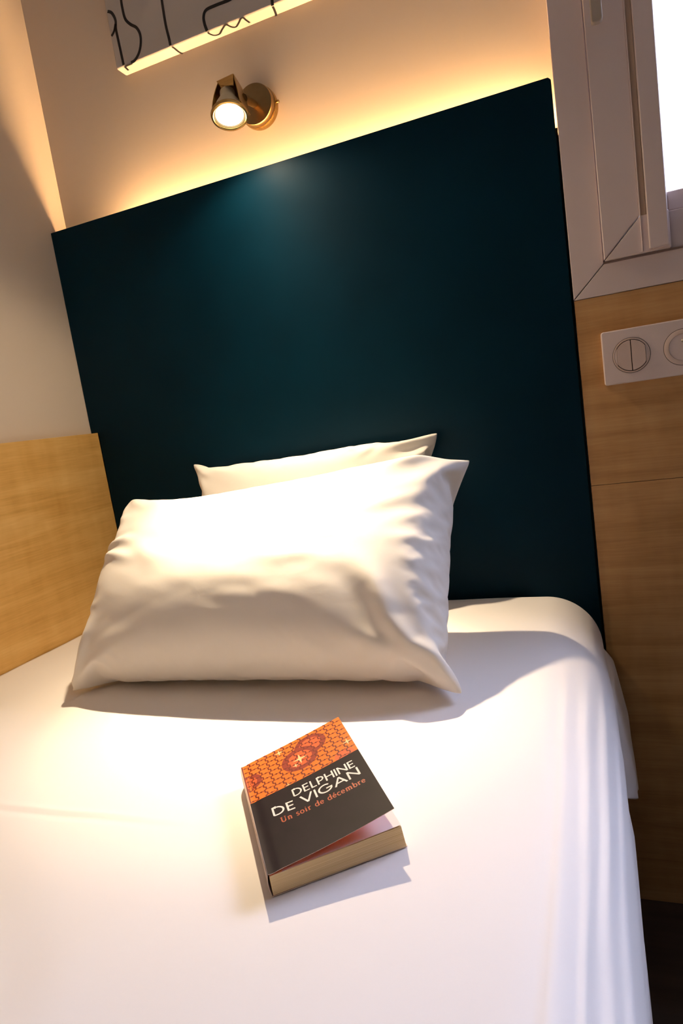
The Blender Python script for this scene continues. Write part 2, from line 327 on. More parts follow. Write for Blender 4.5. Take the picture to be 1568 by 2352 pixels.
# folded sheet-metal hood: back plate, two cheeks and a sloping crown
def slab(mb, quad, th):
    q = [Vector(a) for a in quad]; nn = (q[1]-q[0]).cross(q[3]-q[0]).normalized()*th
    vs = [head(a) for a in q]+[head(a+nn) for a in q]
    mb.add(vs, [(0,1,2,3),(7,6,5,4),(0,4,5,1),(1,5,6,2),(2,6,7,3),(3,7,4,0)])
h1 = MB(); slab(h1, [(.029,-.013,.004),(.029,.020,.004),(.020,.020,.058),(.020,-.010,.064)], -.0016)
h1.obj('hood_cheek', M['brass'], lamp, .0005)
h2 = MB()
prev = None
for k in range(7):                                        # curved strap on the left
    a = k/6; pz = .003+.061*a; px = -.0285+.016*a**2.2
    cur = [(px,-.008,pz),(px,.010,pz)]
    if prev: slab(h2, [prev[0],prev[1],cur[1],cur[0]], .0014)
    prev = cur
h2.obj('strap', M['brass'], lamp, 0)
h3 = MB(); slab(h3, [(-.013,.019,.010),(.029,.019,.010),(.020,.020,.058),(-.009,.020,.060)], .0014)
slab(h3, [(-.0125,-.010,.0635),(.020,-.010,.0635),(.020,.021,.058),(-.010,.021,.058)], .0015); h3.obj('hood_back', M['brass_dark'], lamp, .0004)
h4 = MB(); slab(h4, [(-.004,-.012,.050),(.0195,-.013,.038),(.0195,-.0105,.0635),(-.0125,-.0105,.0635)], .0014); h4.obj('hood_front', M['brass'], lamp, .0004)
# the light the lamp gives
ld = bpy.data.lights.new('spot_beam', 'SPOT'); lo = bpy.data.objects.new('spot_beam', ld); COL.objects.link(lo)
ld.energy = 165; ld.color = (1,.77,.50); ld.spot_size = math.radians(165); ld.spot_blend = .3; ld.shadow_soft_size = .012
ld.use_nodes = True; ln_ = ld.node_tree.nodes; ll_ = ld.node_tree.links; le_ = ln_['Emission']     # reflector beam profile over the angle from its axis
lt_ = ln_.new('ShaderNodeTexCoord'); lx_ = ln_.new('ShaderNodeSeparateXYZ'); lm_ = ln_.new('ShaderNodeMath'); lm_.operation = 'ABSOLUTE'; lr_ = ln_.new('ShaderNodeValToRGB')
ll_.new(lt_.outputs['Normal'], lx_.inputs[0]); ll_.new(lx_.outputs['Z'], lm_.inputs[0]); ll_.new(lm_.outputs[0], lr_.inputs[0]); ll_.new(lr_.outputs[0], le_.inputs['Strength'])
prof = [(84,0),(70,.014),(60,.026),(50,.036),(40,.07),(32,.12),(26,.155),(20,.24),(14,.47),(8,.85),(0,1)]
er_ = lr_.color_ramp.elements
for i_, (dg_, v_) in enumerate(prof):
    q_ = er_[0] if i_ == 0 else (er_[1] if i_ == len(prof)-1 else er_.new(math.cos(math.radians(dg_))))
    if i_ == len(prof)-1: q_ = er_[-1]
    q_.position = math.cos(math.radians(dg_)); q_.color = (v_,v_,v_,1)
lo.matrix_world = frame_mtx(LC+AD*.012, -AD); lo.parent = lamp; lo.matrix_parent_inverse = lamp.matrix_world.inverted()

# ------------------------------------------------------------------ switch and socket plate
SX, SZ, SY = 1.0514, .9492, .002
pl = thing('switch_plate', 'white double wall plate with round rocker switch and grey socket beside the headboard', 'switch', (SX+.0355, SY, SZ))
rr = .004; pts = []
for cxx, czz, a0 in ((SX+.112-rr,SZ+.041-rr,0),(SX-.041+rr,SZ+.041-rr,90),(SX-.041+rr,SZ-.041+rr,180),(SX+.112-rr,SZ-.041+rr,270)):
    for k in range(6): a = math.radians(a0+k*18); pts.append((cxx+rr*math.cos(a), czz+rr*math.sin(a)))
MB().poly_prism(pts, 1, SY-.0085, SY-.0002).obj('plate', M['plastic'], pl, .0022, seg=3)
yy = SY-.0085
for kx in (0, .071):
    c = (SX+kx, yy, SZ); fm = frame_mtx(c, (0,-1,0))
    MB().lathe([(.0268,-.002),(.0268,.0004),(.0262,.0004),(.0262,-.002)], fm, 64, cap=False).obj('gap_ring', M['gap'], pl)
    MB().lathe([(.0261,-.002),(.0261,.0008),(.0255,.0012),(.0238,.0010)] if kx == 0 else [(.0261,-.002),(.0261,.0008),(.0255,.0012),(.0196,.0012),(.0192,.0006)], fm, 64, cap=False).obj('bezel', M['rocker'], pl, smooth=True)
MB().lathe([(.0238,-.001),(.0238,.0005)], frame_mtx((SX,yy,SZ),(0,-1,0)), 64).obj('switch_well', M['gap'], pl)
for sgn in (-1, 1):
    R_ = .0228; xs = .0198; P_ = []
    a_max = math.acos(.0006/R_); a_min = math.acos(xs/R_)
    for k in range(13): a = a_min+(a_max-a_min)*k/12; P_.append((SX+sgn*R_*math.cos(a), SZ+R_*math.sin(a)))
    for k in range(13): a = a_max-(a_max-a_min)*k/12; P_.append((SX+sgn*R_*math.cos(a), SZ-R_*math.sin(a)))
    MB().poly_prism(P_, 1, yy-.0026, yy-.0003).obj('rocker', M['rocker'], pl, .0004)
    P2 = [(SX+sgn*(xs+.0006), SZ-.0125)]
    for k in range(9): a = -.56+1.12*k/8; P2.append((SX+sgn*.0236*math.cos(a), SZ+.0236*math.sin(a)))
    P2.append((SX+sgn*(xs+.0006), SZ+.0125))
    MB().poly_prism(P2, 1, yy-.0014, yy-.0003).obj('rocker_flank', M['plastic'], pl, 0)
sc_ = SX+.071
MB().lathe([(.0192,.0008),(.0190,-.006),(.0005,-.006)], frame_mtx((sc_,yy,SZ),(0,-1,0)), 64, cap=False).obj('socket_well', M['socket'], pl, smooth=True)
for dx, dz in ((-.0095,-.001),(.0095,-.001)):
    MB().lathe([(.0028,-.0059),(.0028,-.0054)], frame_mtx((sc_+dx,yy,SZ+dz),(0,-1,0)), 20).obj('pin_hole', M['gap'], pl)
MB().lathe([(.0024,-.0060),(.0024,.005),(.0012,.0064)], frame_mtx((sc_,yy,SZ+.0095),(0,-1,0)), 20).obj('earth_pin', M['pin'], pl, smooth=True)

# ------------------------------------------------------------------ cloth
def nz2(x_, y_, seed=0):
    """smooth numpy value noise"""
    x_ = np.asarray(x_, float); y_ = np.asarray(y_, float); xi = np.floor(x_).astype(np.int64); yi = np.floor(y_).astype(np.int64)
    fx = x_-xi; fy = y_-yi; fx = fx*fx*(3-2*fx); fy = fy*fy*(3-2*fy)
    def h(a, b_): 
        s_ = np.sin((a*127.1+b_*311.7+seed*74.7))*43758.5453; return s_-np.floor(s_)
    return (h(xi,yi)*(1-fx)+h(xi+1,yi)*fx)*(1-fy)+(h(xi,yi+1)*(1-fx)+h(xi+1,yi+1)*fx)*fy - .5
def grid_obj(name, P, mat_, parent=None, solid=0, sub=0):
    nu, nv = P.shape[:2]; me = bpy.data.meshes.new(name)
    I = np.arange(nu*nv).reshape(nu, nv)
    F = np.stack([I[:-1,:-1], I[1:,:-1], I[1:,1:], I[:-1,1:]], -1).reshape(-1,4)
    me.from_pydata(P.reshape(-1,3).tolist(), [], F.tolist()); me.update(); me.materials.append(mat_)
    me.polygons.foreach_set('use_smooth', [True]*len(me.polygons))
    o = bpy.data.objects.new(name, me); COL.objects.link(o)
    if parent: o.parent = parent; o.matrix_parent_inverse = parent.matrix_world.inverted()
    if solid: s_ = o.modifiers.new('solid','SOLIDIFY'); s_.thickness = solid; s_.offset = -1
    if sub: s_ = o.modifiers.new('sub','SUBSURF'); s_.levels = sub; s_.render_levels = sub
    return o
def smoothstep(a, b_, t_):
    t_ = np.clip((t_-a)/(b_-a), 0, 1); return t_*t_*(3-2*t_)
# ---- bed
bed = thing('single_bed', 'single bed with dark fabric base and mattress under white sheets against the headboard', 'bed', (.49, -1.0, 0))
bx('bed_base', M['base'], (.03, .93, -2.0, -.005, .09, .30), bed, .01)
bx('mattress', M['mattress'], (.025, .94, -2.0, -.006, .302, .560), bed, .04, seg=4)
for lx in (.08, .86):
    for ly in (-.08, -1.9): MB().lathe([(.022,.0),(.028,.09)], Matrix.Translation((lx,ly,0)), 20).obj('leg', M['base'], bed)
def bed_profile(s_, y_, lift=0.0, flare=0.0, drop=.14):
    """s_ = run along the top from x=.02 then over the rounded edge and down the side"""
    rx = .085+.0*y_; xe = np.interp(-y_, [0,.2,.4,.6,.75,1.0], [.972,.977,.985,.984,.981,.980]) + lift
    rx = np.where(y_ > -.35, .082, .082-.022*smoothstep(-.35,-.75,y_)); rz = .085
    s0 = xe-rx-.02; arc = PI/2*.083
    t_ = np.clip((s_-s0)/arc, 0, 1)*PI/2; down = np.clip(s_-s0-arc, 0, None)
    X = .02+np.minimum(s_, s0)+rx*np.sin(t_)+flare*down; Z = ZB+lift-rz*(1-np.cos(t_))-down
    return X, Z
nu, nv = 260, 330
s_ = np.concatenate([np.linspace(0,.80,150,endpoint=False), np.linspace(.80,1.30,110)])
y_ = -np.concatenate([np.linspace(.004,1.0,260,endpoint=False), np.linspace(1.0,2.02,70)])
S, Y = np.meshgrid(s_, y_, indexing='ij')
X, Z = bed_profile(S, Y, 0, .005)
top = 1-smoothstep(.80,.93,S)
# head end rolls over the mattress edge
Z -= .030*np.exp(-((-Y)/.010))*1.0
# shallow hollows and ripples
nb_ = 1-np.exp(-(((S+.02-.73)/.16)**2+((Y+.66)/.16)**2)**2)
Z += top*nb_*(.0030*nz2(S*5, Y*4, 1)+.0016*nz2(S*14, Y*10, 2))
# sharp crease across the left of the sheet and two fainter ones
def crease(x0,y0,x1,y1,wd,amp,fade=.25):
    d = np.array([x1-x0,y1-y0]); L = np.hypot(*d); d /= L
    t_ = ((S+.02-x0)*d[0]+(Y-y0)*d[1])/L; q = (S+.02-x0)*(-d[1])+(Y-y0)*d[0]
    m_ = smoothstep(-fade*.3,fade*.3,t_)*(1-smoothstep(1-fade,1,t_)); return amp*m_*q/wd*np.exp(-(q/wd)**2)
Z += crease(.37,-.676,.66,-.678,.005,.0022,.6)+crease(.382,-.668,.352,-.565,.003,.0011,.6)+crease(.402,-.66,.405,-.56,.003,.0010,.6)
Z -= top*.004*np.exp(-(((S-.47)*.55+(Y+.80)*.8)/.035)**2)*smoothstep(.30,.42,S)*(1-smoothstep(.55,.62,S))
for sx_, am_ in ((.905,.0014),(.935,.0016),(.962,.0018),(.985,.0016)):
    k_ = sx_+.006*np.sin(Y*5+sx_*40); Z += am_*np.tanh((S-k_)/.0016)*np.exp(-((S-k_)/.012)**2)*smoothstep(-.25,-.45,Y)
Z += top*0
# lengthwise gathers down the side
side_w = smoothstep(.86,.98,S)
X += side_w*(.0035*nz2(S*60, Y*2.2, 5)+.006*nz2(S*20, Y*5, 6))*smoothstep(-.05,-.3,Y)
grid_obj_cover = grid_obj('bed_sheet', np.stack([X,Y,Z],-1), M['sheet'], None, .0)
md = grid_obj_cover.modifiers.new('solid','SOLIDIFY'); md.thickness = .0015; md.offset = 1
tag(grid_obj_cover, 'smooth white bed sheet spread over the bed with a crease left of the book', 'sheet')
# ---- loose flap of the under sheet hanging at the head
a_, b_ = np.meshgrid(np.linspace(0,1,50), np.linspace(0,1,60), indexing='ij')     # a: along y, b: down
FY = -.012-.30*a_; top_z = .497; bot = .222+.175*a_
FZ = top_z+(bot-top_z)*b_ + .004*np.sin(a_*7)*b_
FX = np.interp(.502-FZ, [0,.025,.08,.139,.167,.222,.26,.30], [.9765,.983,.992,1.001,1.0015,1.0045,1.0055,1.0055])
edge_ = np.interp(-FY, [0,.2,.4], [.972,.977,.985])
FX = FX + .0015*np.sin(a_*8+1)*b_ - .022*smoothstep(.62,1,a_)
FX = np.maximum(FX, edge_+.0005); FX = edge_-.006+(FX-edge_+.006)*smoothstep(.0,.16,b_)
fl = grid_obj('hanging_corner', np.stack([FX,FY,FZ],-1), M['sheet'], grid_obj_cover); md = fl.modifiers.new('solid','SOLIDIFY'); md.thickness = .002
fl['label'] = 'loose corner of the sheet hanging down beside the headboard'

# ---- pillows: two sewn cloth layers blown up by a small spring solver, then laid in place
def inflate(W, H, nu, nv, vol, seed, stages=((90,10),(50,14))):
    rng = np.random.RandomState(seed)
    def build(nu, nv):
        u = np.linspace(-W/2,W/2,nu); v = np.linspace(-H/2,H/2,nv); U,V = np.meshgrid(u,v,indexing='ij')
        return U, V
    U,V = build(nu,nv)
    P = np.zeros((2,nu,nv,3)); 
    for k,sg in ((0,1),(1,-1)):
        P[k,:,:,0] = U; P[k,:,:,1] = V
        P[k,:,:,2] = sg*.02*(1-(2*U/W)**2)*(1-(2*V/H)**2) + .004*nz2(U*25+seed,V*25,seed+k)
    vel = np.zeros_like(P)
    for st,(steps,its) in enumerate(stages):
        if st > 0:                                            # refine the net
            def up(A):
                n1 = A.shape[1]; B = np.zeros((2,2*n1-1,A.shape[2],3)); B[:,::2] = A; B[:,1::2] = (A[:,1:]+A[:,:-1])/2
                n2 = B.shape[2]; C = np.zeros((2,B.shape[1],2*n2-1,3)); C[:,:,::2] = B; C[:,:,1::2] = (B[:,:,1:]+B[:,:,:-1])/2
                return C
            P = up(P); vel = up(vel)*.3
            P[...,2] += .0008*nz2(P[...,0]*60, P[...,1]*60, seed+9)
        nu, nv = P.shape[1:3]; dx = W/(nu-1); dy = H/(nv-1); dg = math.hypot(dx,dy)
        def sew():
            for sl in ((slice(None),0),(slice(None),-1),(0,slice(None)),(-1,slice(None))):
                m_ = (P[0][sl]+P[1][sl])/2; P[0][sl] = m_; P[1][sl] = m_
        def con(a, b_, L, k):
            A = P[a]; B = P[b_]; d = B-A; n_ = np.sqrt((d*d).sum(-1,keepdims=True))+1e-12
            c_ = d*((n_-L)/n_*.5*k); P[a] = A+c_; P[b_] = B-c_
        al = slice(None)
        def sl2(ax, off, step, par, n_):
            return slice(par, n_-off, step), slice(par+off, n_, step)
        for it in range(steps):
            n0 = P.copy()
            du = np.zeros_like(P); dv = np.zeros_like(P)
            du[:,1:-1] = P[:,2:]-P[:,:-2]; dv[:,:,1:-1] = P[:,:,2:]-P[:,:,:-2]
            N = np.cross(du,dv)/4
            vol_now = (P[0]*N[0]).sum()/3-(P[1]*N[1]).sum()/3
            pr = max(0, min(1, (vol/max(vol_now,1e-6)-1)*3))*.0035/(dx*dy)*(.6 if st else 1)
            N[1] *= -1
            vel = vel*.90; P = P+vel+N*pr
            for q in range(its):
                for par in (0,1):
                    a,b2 = sl2(0,1,2,par,nu); con((al,a),(al,b2),dx,1.0)
                    a,b2 = sl2(0,1,2,par,nv); con((al,al,a),(al,al,b2),dy,1.0)
                for pa in (0,1):
                    a,b2 = sl2(0,1,2,pa,nu)
                    con((al,a,slice(0,nv-1)),(al,b2,slice(1,nv)),dg,.22); con((al,a,slice(1,nv)),(al,b2,slice(0,nv-1)),dg,.22)
                if q % 3 == 0:                                # bending
                    for par in (0,1,2,3):
                        a,b2 = sl2(0,2,4,par,nu); con((al,a),(al,b2),2*dx,.16)
                        a,b2 = sl2(0,2,4,par,nv); con((al,al,a),(al,al,b2),2*dy,.16)
                sew()
            vel = (P-n0)*.9
    return P
def lay_pillow(P, corners, fat, name, belly=0.0, tilt=0.0, push=None):
    """corners BL, BR, TL, TR in world; maps the flat-space pillow onto that quad"""
    x0,x1 = P[...,0].min(), P[...,0].max(); y0,y1 = P[...,1].min(), P[...,1].max()
    cu = (P[0,0,0,0]+P[0,0,-1,0])/2; cr = (P[0,-1,0,0]+P[0,-1,-1,0])/2
    cb = (P[0,0,0,1]+P[0,-1,0,1])/2; ct = (P[0,0,-1,1]+P[0,-1,-1,1])/2
    u = (P[...,0]-cu)/(cr-cu); v = (P[...,1]-cb)/(ct-cb); w_ = P[...,2]
    BL,BR,TL,TR = [np.array(c) for c in corners]
    u_ = u[...,None]; v_ = v[...,None]
    Q = BL*(1-u_)*(1-v_)+BR*u_*(1-v_)+TL*(1-u_)*v_+TR*u_*v_
    N = np.cross(BR-BL+TR-TL, TL-BL+TR-BR); N /= np.linalg.norm(N)
    if N[1] > 0: N = -N                                      # towards the viewer
    up = (TL-BL+TR-BR)/2; up /= np.linalg.norm(up)
    Q = Q+N*(w_*fat)[...,None]
    if belly: Q = Q+N*(belly*np.sin(PI*np.clip(u,0,1))*np.clip(1-v,0,1)**1.0*np.clip(v,0,1)*4)[...,None]
    if push is not None: Q = push(Q, N, u, v, w_)
    # settle on the sheet
    fl_ = ZB+.0025; z = Q[...,2]; soft = .012
    Q[...,2] = np.where(z < fl_+soft, fl_+soft*np.exp(np.clip((z-fl_-soft)/soft,-20,0)), z)
    yy_ = Q[...,1]; lim = -.004; Q[...,1] = np.where(yy_ > lim-.01, lim-.01*np.exp(-np.clip((yy_-lim+.01)/.01,0,20)), yy_)
    nu, nv = P.shape[1:3]; n_ = nu*nv
    I = np.arange(n_).reshape(nu,nv); J = I+n_
    J[0,:] = I[0,:]; J[-1,:] = I[-1,:]; J[:,0] = I[:,0]; J[:,-1] = I[:,-1]
    F = np.concatenate([np.stack([I[:-1,:-1],I[1:,:-1],I[1:,1:],I[:-1,1:]],-1).reshape(-1,4), np.stack([J[:-1,:-1],J[:-1,1:],J[1:,1:],J[1:,:-1]],-1).reshape(-1,4)])
    V = Q.reshape(-1,3); used = np.unique(F); mp_ = -np.ones(2*n_,int); mp_[used] = np.arange(len(used))
    me = bpy.data.meshes.new(name); me.from_pydata(V[used].tolist(), [], mp_[F].tolist()); me.update(); me.materials.append(M['pillowcase'])
    me.polygons.foreach_set('use_smooth',[True]*len(me.polygons))
    o = bpy.data.objects.new(name, me); COL.objects.link(o)
    s3 = o.modifiers.new('sub','SUBSURF'); s3.levels = 1; s3.render_levels = 1
    return o
PF = inflate(.66, .46, 67, 47, .0142, 3)
def fold(u, v, path, wd, amp, W=.62, H=.40):
    """ridge of a fold along a polyline in pillow (u, v); tapers towards its last point"""
    out = np.zeros_like(u); P_ = [(a*W, b2*H) for a, b2 in path]; x_ = u*W; y2 = v*H; n_ = len(P_)-1
    best = np.full_like(u, 9.0); tt = np.zeros_like(u); sg = np.zeros_like(u)
    for i in range(n_):
        ax, ay = P_[i]; bx_, by_ = P_[i+1]; dx, dy = bx_-ax, by_-ay; L2 = dx*dx+dy*dy
        t_ = np.clip(((x_-ax)*dx+(y2-ay)*dy)/L2, 0, 1); d = np.hypot(x_-ax-t_*dx, y2-ay-t_*dy)
        m_ = d < best; best = np.where(m_, d, best); tt = np.where(m_, (i+t_)/n_, tt); sg = np.where(m_, np.sign(dx*(y2-ay)-dy*(x_-ax)), sg)
    w2 = wd*(1+.8*tt); f_ = 1-smoothstep(.45, 1.0, tt)
    if .04 < path[0][0] < .96 and .04 < path[0][1] < .96: f_ = f_*smoothstep(0, .35, tt)
    return amp*f_*(np.exp(-(best/w2)**2)-.18*np.exp(-((best-1.6*w2)/w2)**2)*(1+.5*sg))
FRONT_FOLDS = [
 ([(1.0,.055),(.91,.12),(.87,.20),(.84,.33),(.81,.42),(.78,.50)], .011, .0085),
 ([(1.0,.03),(.90,.035),(.84,.06),(.80,.12)], .009, .006),
 ([(.0,.625),(.06,.615),(.14,.63),(.2,.60)], .0055, .006),
 ([(.0,.575),(.07,.575),(.15,.545),(.24,.50)], .006, .006),
 ([(.02,.02),(.06,.10),(.085,.20),(.10,.30)], .007, .007),
 ([(.03,.02),(.10,.06),(.16,.08),(.26,.08)], .007, .006),
 ([(.0,.33),(.06,.32),(.13,.34)], .005, .003), ([(.0,.80),(.05,.79),(.12,.76)], .005, .003),
 ([(1.0,.90),(.93,.80),(.86,.74),(.74,.70)], .010, .0024),
 ([(.97,.78),(.90,.71),(.80,.66),(.66,.64)], .008, .0026),
 ([(.98,.66),(.91,.62),(.82,.60)], .007, .0022), ([(.98,.55),(.92,.53),(.84,.53)], .006, .003),
 ([(.98,.42),(.93,.43),(.87,.46)], .006, .003), ([(.98,.30),(.94,.33),(.90,.38)], .005, .003),
 ([(.80,.58),(.70,.55),(.58,.56),(.46,.53)], .010, .0018), ([(.74,.48),(.62,.47),(.50,.49)], .010, .0018),
 ([(.72,.66),(.62,.64),(.54,.65)], .008, .0012), ([(.16,.62),(.26,.52),(.34,.47)], .012, .003),
 ([(.04,.98),(.10,.88),(.18,.80)], .008, .004), ([(.93,.97),(.88,.90),(.80,.86)], .009, .005),
 ([(.28,.0),(.31,.06),(.36,.10)], .007, .004), ([(.42,.0),(.40,.05),(.37,.09)], .007, .003), ([(.68,.0),(.70,.07),(.72,.14)], .008, .005),
 ([(.30,1.0),(.32,.95),(.34,.90)], .006, .003), ([(.42,1.0),(.43,.95),(.45,.9)], .006, .003), ([(.2,1.0),(.21,.95)], .006, .003)]
BACK_FOLDS = [([(1.0,.98),(.90,.92),(.80,.90)], .008, .007), ([(1.0,.90),(.93,.84),(.86,.80)], .008, .006),
 ([(.80,.97),(.78,.90),(.72,.85)], .006, .003), ([(.66,.98),(.70,.92),(.76,.88)], .005, .003), ([(.03,.97),(.08,.90),(.14,.86)], .007, .004),
 ([(.45,1.0),(.44,.94)], .008, .003), ([(.30,1.0),(.31,.94)], .008, .003)]
def add_folds(Q, N, u, v, w_, folds, seed):
    f_ = sum(fold(u, v, *a) for a in folds)
    f_ = f_ + .0016*nz2(u*4+seed, v*9+.7*u*5, seed) + .0009*nz2(u*11, v*17+u*6, seed+3)
    m_ = np.ones_like(u); m_[1] = 0; edge = np.clip(np.minimum(np.minimum(u,1-u)/.02, np.minimum(v,1-v)/.02), 0, 1); m_ = m_*(.35+.65*edge)
    return Q+N*(f_*m_)[...,None]
def push_front(Q, N, u, v, w_):
    Q = add_folds(Q, N, u, v, w_, FRONT_FOLDS, 5)
    fat_ = np.zeros_like(u); fat_[0] = np.sin(PI*np.clip(u[0],0,1))**.5*np.exp(-((v[0]-.46)/.22)**2)
    Q[...,1] -= .022*fat_*np.clip(v/.06,0,1)
    # top edge dips left of the middle, the side seams are drawn in
    Q[...,2] -= .012*np.exp(-((u-.30)/.22)**2)*smoothstep(.6,1,v)
    Q[...,2] += .012*np.exp(-((u-.82)/.16)**2)*smoothstep(.6,1,v)
    return Q
def push_back(Q, N, u, v, w_):
    Q = add_folds(Q, N, u, v, w_, BACK_FOLDS, 8)
    Q[...,2] += (.015*np.exp(-((u-.72)/.26)**2)+.006*np.exp(-((u-.3)/.2)**2))*smoothstep(.5,1,v)
    Q[...,0] += .016*smoothstep(.80,1,u)*np.exp(-((v-.86)/.09)**2)
    return Q
p1 = lay_pillow(PF, [(.240,-.425,.581),(.820,-.425,.589),(.206,-.175,.828),(.816,-.165,.829)], 1.0, 'pillow', belly=.012, push=push_front)
tag(p1, 'plump white front pillow leaning on the other pillow, with flat corner ears', 'pillow')
PB = inflate(.58, .46, 57, 45, .0105, 11)
p2 = lay_pillow(PB, [(.27,-.115,.60),(.69,-.115,.60),(.247,-.016,.872),(.740,-.016,.866)], .60, 'pillow', push=push_back)
tag(p2, 'rear white pillow propped upright against the teal headboard, mostly hidden', 'pillow')

# ------------------------------------------------------------------ book
V3 = lambda *a: Vector(a)
S0 = V3(.7325,-.7496,.5997); S1 = V3(.6359,-.6159,.5997); CR0 = V3(.8130,-.6820,.6155); CR1 = V3(.7264,-.5695,.6320)
B0 = V3(.7306,-.7455,.5789); BR = V3(.8163,-.6755,.5789); VL = (S1-S0)
BT = V3(.8149,-.6775,.5980)
book = thing('paperback_book', 'thick paperback with orange patterned and dark cover lying on the white sheet', 'book', B0)
SP = .0   # spine
def blk(o, s, t, h):                                     # block point
    return o+s*t
n_p = 14
mb = MB(); vv = []
for zt in (0, 1):
    A = [B0+V3(.0006,.0003,.0008), BR, BR+VL*.985, B0+V3(.0006,.0003,.0008)+VL*.985] if zt == 0 else [S0+V3(.0008,.0004,-.0008), BT, BT+VL*.985, S0+V3(.0008,.0004,-.0008)+VL*.985]
    vv += A
mb.add(vv, [(3,2,1,0),(4,5,6,7),(0,1,5,4),(1,2,6,5),(2,3,7,6),(3,0,4,7)])
mb.obj('page_block', M['pages'], book, .0004)
# top leaf, slightly lifted, white
def quadgrid(fn, nu_, nv_):
    vs = [fn(i/nu_, j/nv_) for i in range(nu_+1) for j in range(nv_+1)]
    fs = [(i*(nv_+1)+j,(i+1)*(nv_+1)+j,(i+1)*(nv_+1)+j+1,i*(nv_+1)+j+1) for i in range(nu_) for j in range(nv_)]
    return vs, fs
def leaf(a, b_): 
    p = (S0+V3(.0008,.0004,-.0006)).lerp(BT+V3(0,0,.0004), a)+VL*.985*b_; p.z += .0001+.0007*a*a - .0012*(1-min(1,a/.12)); return p
vs, fs = quadgrid(leaf, 12, 12); MB().add(vs, fs).obj('fly_leaf', M['paper'], book, smooth=True)
def cover(a, b_, off=0.0):
    """a 0..1 from spine, b 0..1 from the foot"""
    p = S0.lerp(S1, b_).lerp(CR0.lerp(CR1, b_), a)
    hinge = .085
    sag = -.0016*math.sin(PI*min(1,a))*(1-.6*b_)
    if a < hinge: sag -= .0005*math.sin(PI*a/hinge)
    p.z += sag+.0008
    if off:
        e_ = .004
        n_ = (cover(a+e_,b_)-cover(a-e_,b_)).cross(cover(a,b_+e_)-cover(a,b_-e_)).normalized()
        if n_.z < 0: n_ = -n_
        p = p+n_*off
    return p
vs, fs = quadgrid(lambda a,b_: cover(a,b_), 40, 24); c_o = MB().add(vs, fs)
vs, fs = quadgrid(lambda a,b_: cover(a,b_,-.0004), 40, 24); c_o.add(vs, fs, 1)
k_ = []                                                   # card edge
def rim(fa, n_):
    v_ = []; 
    for i in range(n_+1): a,b2 = fa(i/n_); v_ += [cover(a,b2), cover(a,b2,-.0004)]
    c_o.add(v_, [(2*i,2*i+1,2*i+3,2*i+2) for i in range(n_)], 2)
rim(lambda t_:(t_,0),40); rim(lambda t_:(1,t_),24); rim(lambda t_:(1-t_,1),40)
cv = c_o.obj('front_cover', [M['ink'], M['cover_in'], M['cover_edge']], book, smooth=True)
cv['label'] = 'lifted front cover, orange pattern above dark lower half with white lettering'
# spine and back cover
sp = MB(); nspn = 8; vs = []
for j in range(2):
    for i in range(nspn+1):
        t_ = i/nspn; p = (B0+VL*j).lerp(cover(0,j), t_)+(-1)*V3(.0008,.0006,0)*math.sin(PI*t_)*1.2; vs.append(p)
sp.add(vs, [(i,i+1,nspn+2+i,nspn+1+i) for i in range(nspn)]); s_o = sp.obj('spine', M['cover_edge'], book, smooth=True); md = s_o.modifiers.new('s','SOLIDIFY'); md.thickness = .0004
bc_ = MB(); 
vs = [B0, BR+V3(.0006,.0005,0), BR+V3(.0006,.0005,0)+VL, B0+VL]; vs = [p-V3(0,0,.0002) for p in vs]+[p+V3(0,0,.0003) for p in vs]
bc_.add(vs, [(3,2,1,0),(4,5,6,7),(0,1,5,4),(1,2,6,5),(2,3,7,6),(3,0,4,7)]).obj('back_cover', M['cover_edge'], book)
CW, CH = 108.0, 178.0                                     # cover design in mm
def cm(off): return lambda x_, y_: cover(min(1,max(0,x_/CW)), min(1,max(0,y_/CH)), off)
def shape(mb, pts, mapf): 
    c_ = Vector((sum(p[0] for p in pts)/len(pts), sum(p[1] for p in pts)/len(pts))); vs = [mapf(*c_)]+[mapf(*p) for p in pts]; n_ = len(pts)
    mb.add(vs, [(0,i+1,(i+1)%n_+1) for i in range(n_)])
BAND = 105.6
# orange field as a bent grid
o1 = cm(.00004); vs, fs = quadgrid(lambda a,b_: o1(a*CW, BAND+(CH-BAND)*b_), 40, 16); MB().add(vs, fs).obj('orange_field', M['orange'], cv, smooth=True)
def ellipse(cx_, cy_, rx_, ry_, rot=0, n_=40, clipband=True):
    P_ = []
    for k in range(n_):
        a = 2*PI*k/n_; x_ = rx_*math.cos(a); y2 = ry_*math.sin(a); q = (cx_+x_*math.cos(rot)-y2*math.sin(rot), cy_+x_*math.sin(rot)+y2*math.cos(rot))
        P_.append((min(CW-.1,max(.1,q[0])), max(BAND+.1,q[1]) if clipband else q[1]))
    return P_
def disc(mb, P_, off, rings=3):
    mf = cm(off); c_ = Vector((sum(p[0] for p in P_)/len(P_), sum(p[1] for p in P_)/len(P_))); n_ = len(P_)
    vs = [mf(*c_)]
    for r_ in range(1,rings+1):
        for p in P_: q = c_.lerp(Vector(p), r_/rings); vs.append(mf(*q))
    fs = [(0,i+1,(i+1)%n_+1) for i in range(n_)]
    for r_ in range(rings-1):
        for i in range(n_): fs.append((1+r_*n_+i,1+(r_+1)*n_+i,1+(r_+1)*n_+(i+1)%n_,1+r_*n_+(i+1)%n_))
    mb.add(vs, fs)
